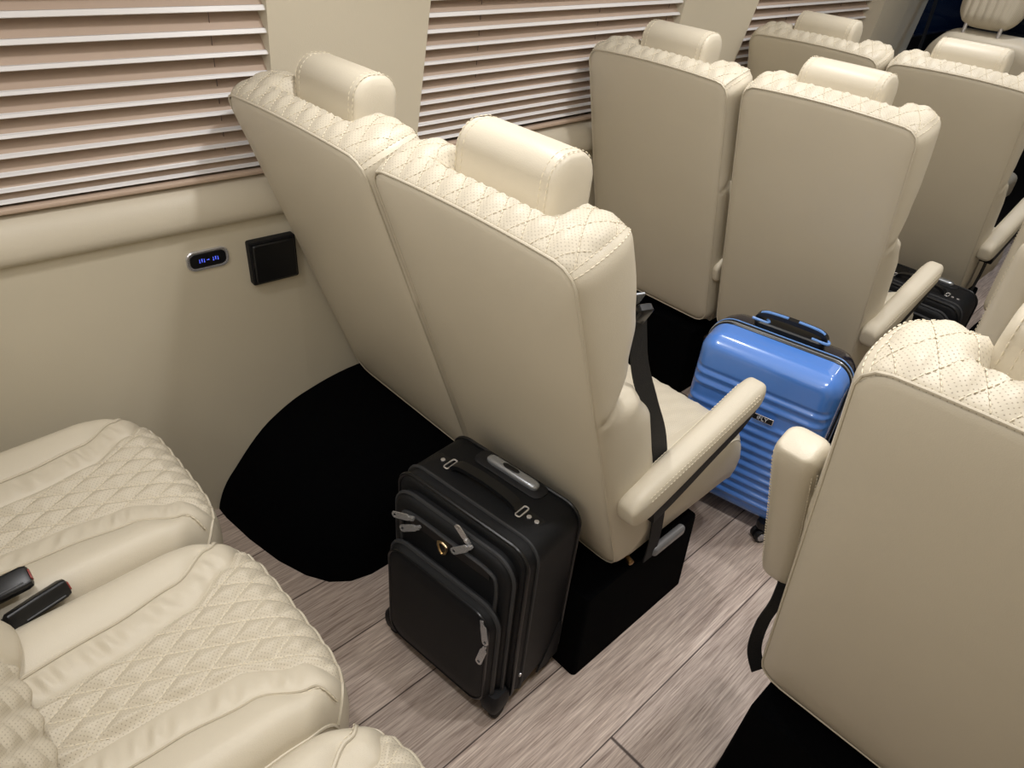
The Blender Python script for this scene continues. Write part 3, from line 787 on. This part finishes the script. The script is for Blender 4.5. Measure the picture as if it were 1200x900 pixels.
# ------------------------------------------------------------------ black suitcase
def rot_pt(cx, cy, rz): return Matrix.Translation((cx, cy, 0)) @ Matrix.Rotation(rz, 4, 'Z')
def black_case(label, cx, cy, rz, W=.355, Hh=.50, D=.19, full=True, zb=.035):
    """soft cabin case: local x across, y depth (front at -y), z up"""
    root = thing('suitcase', label, 'suitcase', (cx, cy, 0)); B = rot_pt(cx, cy, rz)
    zc = zb+Hh/2
    T = lambda x=0, y=0, z=0: B @ Matrix.Translation((x, y, z))
    yf, yr = -D/2, D/2
    # main body
    lay = [(yr, .014), (yr-.006, .004), (yr-.018, 0), (yf+.05, -.003), (yf+.012, 0), (yf+.003, .005), (yf, .014)]
    rprism(W, Hh, .045, lay, 8, 0, zc).xf(B).build('case_body', M['nylon'], root, 50)
    # piping round front and rear edges
    for y in (yf+.006, yr-.010):
        tube([tuple(B @ Vector((p[0], y, p[1]))) for p in rrect(W+.001, Hh+.001, .046, 8, 0, zc)], .0045, 8, True).build('piping', M['nylon_trim'], root)
    # expander zip all round
    y = yf+.035
    tube([tuple(B @ Vector((p[0], y, p[1]))) for p in rrect(W+.006, Hh+.006, .047, 8, 0, zc)], .004, 6, True).build('zip_track', M['zip'], root)
    # upper front panel with its zip
    fp = rprism(W-.03, Hh-.045, .055, ((yf+.004, 0), (yf-.018, 0), (yf-.026, .006), (yf-.029, .018)), 8, 0, zc-.004).xf(B); fpo = fp.build('front_panel', M['nylon'], root, 50)
    tube([tuple(B @ Vector((p[0], yf-.016, p[1]))) for p in rrect(W-.026, Hh-.041, .056, 8, 0, zc-.004)], .0045, 6, True).build('zip_track', M['zip'], root)
    # flap pocket zip arc on the upper front
    w2 = W-.09; z1 = zc+Hh/2-.065
    pts = smooth_path([(-w2/2, yf-.031, z1-.10), (-w2/2, yf-.031, z1-.03), (-w2/2+.025, yf-.031, z1), (0, yf-.032, z1+.004), (w2/2-.025, yf-.031, z1), (w2/2, yf-.031, z1-.03), (w2/2, yf-.031, z1-.12)], 6)
    tube([tuple(B @ p) for p in pts], .005, 6).build('zip_track', M['zip'], root)
    strip([tuple(B @ (p+Vector((0, -.001, -.014)))) for p in smooth_path([(-w2/2+.02, yf-.030, z1), (0, yf-.031, z1), (w2/2-.02, yf-.030, z1)], 5)], tuple(B.to_3x3() @ Vector((0, 0, 1))), .022, .001).build('flap_trim', M['nylon_trim'], root)
    # big lower pocket
    hp = Hh*.64; wpk = W-.048; zpc = zb+.022+hp/2
    lp = rprism(wpk, hp, .05, ((yf-.02, 0), (yf-.045, .000), (yf-.058, .006), (yf-.064, .018), (yf-.066, .05)), 8, 0, zpc).xf(B); pk = lp.build('front_pocket', M['nylon'], root, 50)
    tube([tuple(B @ Vector((p[0], yf-.040, p[1]))) for p in rrect(wpk+.004, hp+.004, .052, 8, 0, zpc)], .0055, 6, True).build('pocket_zip', M['zip'], pk)
    tube([tuple(B @ Vector((p[0], yf-.060, p[1]))) for p in rrect(wpk-.016, hp-.016, .044, 8, 0, zpc)], .003, 6, True).build('pocket_piping', M['nylon_trim'], pk)
    # zip pulls
    def pull(x, y, z, a, L=.034):
        Mp = T(x, y, z) @ Matrix.Rotation(a, 4, 'Y') @ Matrix.Rotation(-.16, 4, 'X')
        q = MB(); L *= 1.45; out = rrect(.0165, L, .007, 5, 0, -L/2)
        # a flat tab with an eye
        hole = [(p[0]*.42, -L+.0075+(p[1]+L/2)*.13) for p in out]
        o0 = [(p[0], -.0011, p[1]) for p in out]; o1 = [(p[0], .0011, p[1]) for p in out]; h0 = [(p[0], -.0011, p[1]) for p in hole]; h1 = [(p[0], .0011, p[1]) for p in hole]
        n = len(out); q.v = o0+h0+o1+h1
        for i in range(n):
            j = (i+1) % n; q.f += [(i, j, n+j, n+i), (2*n+j, 2*n+i, 3*n+i, 3*n+j), (j, i, 2*n+i, 2*n+j), (n+i, n+j, 3*n+j, 3*n+i)]
        q.mi = [0]*len(q.f); q.xf(Mp)
        s = rprism(.010, .018, .003, ((-.004, .001), (.004, .001)), 4, 0, .004).xf(Mp); s.merge(q)
        s.build('zip_pull', M['chrome'], root)
    if full:
        pull(-.100, yf-.044, z1+.004, 1.25); pull(-.078, yf-.046, z1-.008, 1.0)
        pull(.050, yf-.030, zc+Hh/2-.026, 2.5, .028); pull(.060, yf-.036, zc+Hh/2-.036, .85)
        pull(.136, yf-.062, zpc+hp/2-.028, -.35); pull(.146, yf-.064, zpc+hp/2-.10, .15)
        # shield badge (outline with an inner ring)
        sh = [(0, -.017), (.008, -.010), (.0125, .002), (.012, .012), (.006, .015), (0, .0165), (-.006, .015), (-.012, .012), (-.0125, .002), (-.008, -.010)]
        cxb, czb = -.012, z1-.030
        tube([tuple(B @ Vector((cxb+p[0], yf-.034, czb+p[1]))) for p in sh], .003, 8, True).build('shield_badge', M['gold'], root)
        loft([[tuple(B @ Vector((cxb+p[0]*.95, yf-.030-e, czb+p[1]*.95))) for p in sh] for e in (0, .003)]).build('badge_field', M['black'], root)
        # small logo tab at the lower right corner
        disc(tuple(B @ Vector((W/2+.002, yf+.03, zb+.085))), tuple(B.to_3x3() @ Vector((1, 0, 0))), .006, .006, 12).build('corner_stud', M['chrome'], root)
    # top carry handle
    zt = zb+Hh
    hy = yf+.085
    hx0, hx1 = -.085, .075
    lp = []
    pth = smooth_path([(hx0-.012, hy, zt+.004), (hx0+.01, hy, zt+.020), ((hx0+hx1)/2, hy, zt+.026), (hx1-.01, hy, zt+.020), (hx1+.012, hy, zt+.004)], 5)
    strip([tuple(B @ p) for p in pth], tuple(B.to_3x3() @ Vector((0, 1, 0))), .024, .005).build('carry_handle', M['nylon_trim'], root)
    for x in (hx0-.022, hx1+.022):
        rg = [tuple(B @ Vector((x+p[0], hy+p[1], zt+.006))) for p in rrect(.012, .034, .004, 3)]
        hb = tube(rg, .0019, 6, True).build('handle_ring', M['chrome'], root)
    for x, sg in ((hx0-.045, -1), (hx1+.045, 1)):
        rprism(.05, .034, .006, ((0, 0), (.003, .0), (.004, .001))).xf(T(x, hy, zt-.002) @ Matrix.Rotation(PI/2, 4, 'X')).build('handle_mount', M['nylon_trim'], root)
        for dx in ((-.004, .016) if sg > 0 else (0,)):
            disc(tuple(B @ Vector((x+dx, hy+(.0 if sg > 0 else -.0), zt+.0035))), (0, 0, 1), .0055, .004, 14).build('rivet', M['chrome'], root)
    # telescopic handle grip, flush in its housing at the rear
    gy = yr-.032
    rprism(.19, .05, .02, ((-.004, 0), (.004, 0), (.006, .003)), 6).xf(T(.005, gy, zt-.001) @ Matrix.Rotation(PI/2, 4, 'X')).build('trolley_housing', M['blackm'], root)
    gr = loft([[(x, p[0], zt+.010+p[1]) for p in rrect(.026*f, .018*f, .008*f, 5)] for x, f in ((-.066, .35), (-.063, .7), (-.056, .93), (-.045, 1), (.055, 1), (.066, .93), (.073, .7), (.076, .35))]).xf(T(.005, gy, 0)); grip = gr.build('trolley_grip', M['silver'], root, 50)
    loft([[(x+.005, gy+p[0], zt+.0185+p[1]) for p in rrect(.014*f, .004, .002, 3)] for x, f in ((-.022, .4), (-.014, 1), (.014, 1), (.022, .4))]).xf(B).build('grip_button', M['black'], grip)
    # wheels in corner guards
    for sx in (-1, 1):
        for sy in ((-1, 1)):
            x, y = sx*(W/2-.022), (yf-.026 if sy < 0 else yr-.030)
            gd = loft([[(x+p[0], y+p[1], z) for p in rrect(.052*f, .060*f, .014, 4)] for z, f in ((.032, .62), (.045, .9), (.065, 1), (.085, .98), (.10, .75))]).xf(B).build('wheel_housing', M['blackm'], root, 50)
            whl = disc(tuple(B @ Vector((x+sx*.006, y-.004*sy, .0215))), tuple(B.to_3x3() @ Vector((1, 0, 0))), .0215, .020, 20).build('wheel', M['rubber'], gd)
    # corner skid plates on the right side
    for sx in (-1, 1):
        loft([[(sx*(W/2+.002)+e*sx, p[0], p[1]) for p in ((yr-.09, zb+.012), (yr-.010, zb+.012), (yr-.008, zb+.13), (yr-.02, zb+.14))] for e in (-.002, .0025)]).xf(B).build('corner_guard', M['blackm'], root)
    return root
black_case('black soft-sided suitcase with silver zip pulls and gold shield badge, standing behind the aisle seat', .785, .793, math.radians(6.5), .365, .50, .19)
black_case('smaller black suitcase half hidden behind the armrest of the seat with the blue suitcase', .925, 2.95, math.radians(0), .36, .40, .22, False)

# ------------------------------------------------------------------ blue hard case
def blue_case(label, cx, cy, rz, W=.365, Hh=.545, D=.225, zb=.055):
    root = thing('suitcase', label, 'suitcase', (cx, cy, 0)); B = rot_pt(cx, cy, rz)
    zc = zb+Hh/2; yf, yr = -D/2, D/2; ym = yf+D*.50
    # front shell: rows of horizontal ribs standing out of a domed face
    nx, nz = 30, 190; zt = zb+Hh
    ribs = [zt-.120, zt-.152]+[zt-.212-.0305*i for i in range(10)]
    def half(z):     # half width at height z with rounded corners
        r = .06; d = min(z-zb, zt-z); 
        return W/2-r+math.sqrt(max(0, r*r-(r-min(d, r))**2))
    def face(u, z):
        hwid = half(z); x = u*hwid
        d = min(z-zb, zt-z, hwid*(1-abs(u))+.0)
        r = .045; t = max(0, (r-d)/r); y = yf+.05*(1-math.sqrt(max(0, 1-t*t)))*1.0
        e = sstep(0, .035, hwid-abs(x))
        rib = 0
        for rz_ in ribs:
            rib = max(rib, math.exp(-((z-rz_)/.0078)**2))
        w = sstep(zt-.105, zt-.115, z)*sstep(zb+.02, zb+.035, z)
        y -= .0075*rib*w*sstep(-.0, .02, hwid-abs(x))
        if z > zt-.107: y -= .006*sstep(zt-.107, zt-.095, z)*e*sstep(0, .035, zt-z)
        return Vector((x, y, z))
    b = MB(); Z = [zb+Hh*(.5-.5*math.cos(PI*j/nz)) if False else zb+Hh*j/nz for j in range(nz+1)]
    for j in range(nz+1):
        for i in range(nx+1):
            u = math.sin((-1+2*i/nx)*PI/2); b.v.append(tuple(face(u, Z[j])))
    for j in range(nz):
        for i in range(nx): b.f.append((j*(nx+1)+i, j*(nx+1)+i+1, (j+1)*(nx+1)+i+1, (j+1)*(nx+1)+i))
    b.mi = [0]*len(b.f)
    # side wall of the front shell, ribs wrap round the corner
    ed = [face(-1, z) for z in Z]+[face(1, z) for z in Z[::-1]]
    lps = []
    for f in (0, .3, .6, 1):
        lps.append([Vector((p.x*(1+.012*f), lerp(p.y, ym, f), zc+(p.z-zc)*(1+.01*f))) for p in ed])
    b.merge(loft(lps, False, False)); b.xf(B).build('front_shell', M['blue'], root, 60)
    # dark rear half
    R_ = lambda w, h, r, lay: rprism(w, h, r, lay, 8, 0, zc)
    R_(W+.004, Hh+.004, .062, ((ym+.006, .002), (ym+.02, 0), (yr-.05, .002), (yr-.018, .012), (yr-.004, .032), (yr, .06))).xf(B).build('rear_shell', M['blueblack'], root, 50)
    R_(W+.012, Hh+.012, .066, ((ym-.016, .003), (ym-.012, 0), (ym-.003, 0), (ym+.0, .004), (ym+.004, .004), (ym+.006, 0), (ym+.014, 0), (ym+.018, .003))).xf(B).build('zip_band', M['black'], root, 40)
    for yy in (ym-.008, ym+.010):
        tube([tuple(B @ Vector((p[0], yy, p[1]))) for p in rrect(W+.012, Hh+.012, .066, 8, 0, zc)], .0022, 6, True).build('edge_trim', M['silver'] if yy < ym else M['bluetrim'], root)
    # handle: dark tray with two pale blue legs and a grip
    hy = ym+.045
    rprism(.20, .06, .02, ((-.004, 0), (.010, 0), (.014, .004)), 6).xf(B @ Matrix.Translation((0, hy, zt+.0)) @ Matrix.Rotation(PI/2, 4, 'X') @ Matrix.Rotation(PI, 4, 'Z') if False else B @ Matrix.Translation((0, hy, zt+.010)) @ Matrix.Rotation(PI/2, 4, 'X')).build('handle_tray', M['black'], root)
    pth = smooth_path([(-.098, hy, zt+.012), (-.094, hy, zt+.030), (-.07, hy, zt+.040), (0, hy, zt+.043), (.07, hy, zt+.040), (.094, hy, zt+.030), (.098, hy, zt+.012)], 5)
    h = strip([tuple(B @ p) for p in pth], tuple(B.to_3x3() @ Vector((0, 1, 0))), .020, .006).build('carry_handle', M['black'], root)
    for sx in (-1, 1):
        pt = smooth_path([(sx*.015, hy-.004, zt+.0495), (sx*.07, hy-.004, zt+.047), (sx*.090, hy-.004, zt+.040)], 5)
        strip([tuple(B @ p) for p in pt], tuple(B.to_3x3() @ Vector((0, 1, 0))), .010, .0025).build('handle_inlay', M['bluetrim'], h)
        lg = rrect(.05, .022, .010, 5)
        tube([tuple(B @ Vector((sx*.085+p[0], hy-.018+p[1], zt+.024))) for p in smooth_path([(-.022, -.002, 0), (.018, -.004, 0), (.024, .006, 0), (.016, .016, 0)], 4)], .0042, 8).build('handle_clip', M['bluetrim'], root)
    # badge
    bx, bz = .035, zt-.184
    bd = rprism(.062, .020, .001, ((yf-.010, 0), (yf-.0115, 0), (yf-.0120, .0006)), 2, bx, bz).xf(B).build('badge', M['chrome'], root)
    rprism(.057, .015, .001, ((yf-.0118, 0), (yf-.0126, 0)), 2, bx, bz).xf(B).build('badge_plate', M['black'], bd)
    t = text_mesh('iFLY', .0175, .0005); t.xf(B @ Matrix.Translation((bx, yf-.0130, bz)) @ Matrix.Rotation(PI/2, 4, 'X')); t.build('badge_lettering', M['white'], bd, 30)
    # spinner wheels
    for sx in (-1, 1):
        for sy in (-1, 1):
            x, y = sx*(W/2-.035)-(.022 if sy < 0 else 0), sy*(D/2-.04)-(.035 if sy < 0 else 0)
            cap = loft([[(x+p[0], y+p[1], z) for p in rrect(.05*f, .05*f, .02, 5)] for z, f in ((.040, .6), (.052, .95), (.062, 1), (.075, .9))]).xf(B).build('wheel_housing', M['black'], root, 50)
            ax = Vector((.72, -.70, 0)) if sy < 0 else Vector((1, .25, 0))
            for e in (-1, 1):
                disc(tuple(B @ (Vector((x-.004, y-.008, .0235))+ax*e*.011)), tuple(B.to_3x3() @ ax), .0235, .014, 22).build('wheel', M['rubber'], cap)
                disc(tuple(B @ (Vector((x-.004, y-.008, .0235))+ax*e*.0165)), tuple(B.to_3x3() @ ax), .0155, .006, 18).build('wheel_hub', M['silver'], cap)
    return root
blue_case('glossy blue ribbed hard-shell suitcase with dark rear half, behind the middle row aisle seat', .915, 1.775, math.radians(11), .40, .55, .225)

# ------------------------------------------------------------------ seat belts
belt(seatB, [(.957, .95, 1.0), (.962, .965, .93), (.968, .985, .86), (.980, 1.03, .76), (.992, 1.08, .65), (1.010, 1.11, .50), (1.016, 1.13, .36), (1.016, 1.13, .27)], .046, (0, 1, .3))
latch(seatB, (.958, .958, .985), 1.2)
belt(seatG, [(1.335, 1.06, .57), (1.340, 1.05, .50), (1.332, 1.05, .42), (1.338, 1.05, .34), (1.36, 1.06, .28)], .03, (.6, .8, 0))
belt(seatF, [(1.03, 3.25, .56), (1.035, 3.26, .45), (1.03, 3.25, .24)], .05, (0, 1, 0))
# ------------------------------------------------------------------ front cab
ds = thing('driver_seat', 'driver seat at the top right corner with its ribbed headrest on posts', 'seat', (.5, 4.2, 0))
def simple_back(xc, y0, zb, zt, w, th, kk=.25):
    U = Vector((0, -kk, 1)).normalized(); Nn = Vector((0, 1, kk)).normalized(); H = (zt-zb)/U.z
    lay = [(0, .05), (.006, .02), (.02, .005), (.045, 0), (th-.045, 0), (th-.02, .006), (th-.005, .025), (th, .06)]
    L = []
    for y, o in lay:
        lp = []
        for p in rrect(w-2*o, H-2*o, .14-o*.5, 10, 0, H/2):
            f = 1-.10*(max(0, p[1])/H)**2; lp.append((p[0]*f, y, p[1]))
        L.append(lp)
    return loft(L).xf(frame((xc, y0+kk*(zt-zb), zb), (1, 0, 0), Nn, U))
simple_back(.50, 4.0, .45, 1.165, .56, .15).build('backrest', M['leather'], ds, 60)
rbox(.25, .75, 4.22, 4.75, .36, .50, .04).build('seat_cushion', M['leather'], ds)
rbox(.30, .70, 4.25, 4.7, 0, .36, .02).build('seat_base', M['black'], ds)
# ribbed headrest
L = []
for y, o in ((0, .05), (.004, .03), (.014, .010), (.03, 0), (.075, 0), (.092, .010), (.10, .03)):
    L.append([(p[0]*(1+.10*p[1]/.2), y-(.003*abs(math.sin(p[0]*PI/.032)) if y < .02 else 0), p[1]) for p in rrect(.29-2*o, .21-2*o, .085-o*.4, 12, 0, .105)])
hr = MB(); nx, nz = 60, 24
for j in range(nz+1):
    for i in range(nx+1):
        u = -1+2*i/nx; v = -1+2*j/nz
        x = .135*u*(1-.12*(v < 0)*v*v)*math.sqrt(max(0, 1-.32*v**4)); z = .105+.105*v*math.sqrt(max(0, 1-.32*u**4))
        e = max(abs(u), abs(v)); y = .045*(e**6)-.007*abs(math.cos(x*PI/.034))*(1-e**4)
        hr.v.append((x, y, z))
for j in range(nz):
    for i in range(nx): hr.f.append((j*(nx+1)+i, j*(nx+1)+i+1, (j+1)*(nx+1)+i+1, (j+1)*(nx+1)+i))
hr.mi = [0]*len(hr.f); hr.uv = [(v[0], v[2]) for v in hr.v]
hb = MB(); per = [i for i in range(nx+1)]+[j*(nx+1)+nx for j in range(1, nz+1)]+[nz*(nx+1)+i for i in range(nx-1, -1, -1)]+[j*(nx+1) for j in range(nz-1, 0, -1)]
pe = [Vector(hr.v[i]) for i in per]
lps = [[Vector((p.x*f, p.y+dy, .105+(p.z-.105)*f)) for p in pe] for dy, f in ((0, 1), (.02, 1.015), (.045, .98), (.06, .85), (.066, .6))]
T_ = at(.455, 4.03, 1.205, 0, -.06)
hr.xf(T_).build('headrest_face', M['perf'], ds, 70)
loft(lps, False, True).xf(T_).build('headrest_shell', M['leather'], ds, 60)
for sx in (-.075, .075): tube([(.455+sx, 4.065, 1.25), (.455+sx, 4.055, 1.13)], .0085, 10).build('headrest_post', M['chrome'], ds)

# front door, window and belt by the driver
struct('door_1', slab(4.6, 4.7, 5.85, 5.85, .0, 1.02, -.02, .06), M['black'])
struct('window_4', slab(4.80, 4.98, 5.85, 5.85, 1.02, 1.80, -.04, .012), M['blueglass'])
struct('window_5', boxm(-.2, XR, 5.80, 5.83, 1.0, ZC), M['glass'])
struct('wall_front', boxm(-.2, XR, 5.84, 5.9, 0, ZC), M['black'])
b = rbox(-.05, XR-.02, 5.25, 5.78, 0, 1.05, .05)
dash = thing('dashboard', 'dark dashboard beyond the driver seat at the top right corner', 'dashboard', (.9, 5.5, .55))
b.build('dash_body', M['black'], dash)
rbox(.55, .80, 5.18, 5.28, .85, .98, .02).build('instrument_binnacle', M['blackm'], dash)
root = thing('seat_belt', 'dark driver belt hanging from its guide beside the front pillar', 'seat belt', (-.02, 4.75, 1.2))
strip([(-.01, 4.72, 1.36), (.0, 4.70, 1.24), (.02, 4.66, 1.05), (.03, 4.64, .7)], (0, 1, 0), .05).build('belt_webbing', M['web'], root)
rprism(.10, .05, .012, ((-.012, .003), (0, 0), (.012, .003))).xf(at(-.02, 4.71, 1.30, PI/2)).build('belt_guide', M['black'], root)
disc((.0, 4.71, 1.31), (1, 0, 0), .011, .012, 14).build('guide_bolt', M['chrome'], root)

# ------------------------------------------------------------------ lights
def area(x, y, e, size=.09, z=ZC-.02, c=(1, .985, .975), spread=130, shape='DISK', sy=None, rot=(0, 0, 0)):
    l = bpy.data.lights.new('ceiling_and_fill_light', 'AREA'); l.shape = shape; l.size = size
    if sy: l.size_y = sy
    l.energy = e; l.color = c; l.spread = math.radians(spread)
    o = bpy.data.objects.new('ceiling_and_fill_light', l); COL.objects.link(o); o.location = (x, y, z); o.rotation_euler = rot; return o
E0 = 4.8
for y, f in ((.05, .50), (.95, .72), (1.95, .62), (2.95, .52), (3.9, .30)):
    area(.50, y, E0*f, .07); area(1.35, y+.1, E0*f, .07)
area(.9, 1.7, 15, 1.0, c=(1, .98, .965), shape='RECTANGLE', sy=4.4, spread=180)  # broad fill added overhead for ambient light, not a fitting
area(.95, YB+.03, 4.2, 1.2, z=1.62, c=(1, .97, .94), shape='RECTANGLE', sy=.45, spread=180, rot=(math.radians(80), 0, 0))  # fill added behind the camera to brighten the rear panels of the seats
area(.6, 5.2, 2.5, .4, c=(.55, .72, 1))

w = bpy.data.worlds.new('w'); S.world = w; w.use_nodes = True
w.node_tree.nodes['Background'].inputs[0].default_value = (.03, .05, .09, 1); w.node_tree.nodes['Background'].inputs[1].default_value = .5

# ------------------------------------------------------------------ camera
Rr = [[0.6844279559275793, 0.7247309204148271, 0.07952022471970888], [0.465708828918832, -0.35065997251738706, -0.8124979202072798], [-0.5609578057321651, 0.5931295614524561, -0.5775150764433528]]
cam = bpy.data.cameras.new('camera'); co = bpy.data.objects.new('camera', cam); COL.objects.link(co); S.camera = co
mw = Matrix.Identity(4)
for i in range(3):
    mw[i][0] = Rr[0][i]; mw[i][1] = -Rr[1][i]; mw[i][2] = -Rr[2][i]
mw[0][3], mw[1][3], mw[2][3] = 1.57, 0, 1.6
co.matrix_world = mw
cam.sensor_fit = 'HORIZONTAL'; cam.sensor_width = 36; cam.lens = 837.5/1200*36; cam.clip_start = .01
vs = S.view_settings; vs.view_transform = 'Standard'; vs.look = 'None'; vs.exposure = -.15; vs.gamma = 1; vs.use_curve_mapping = False
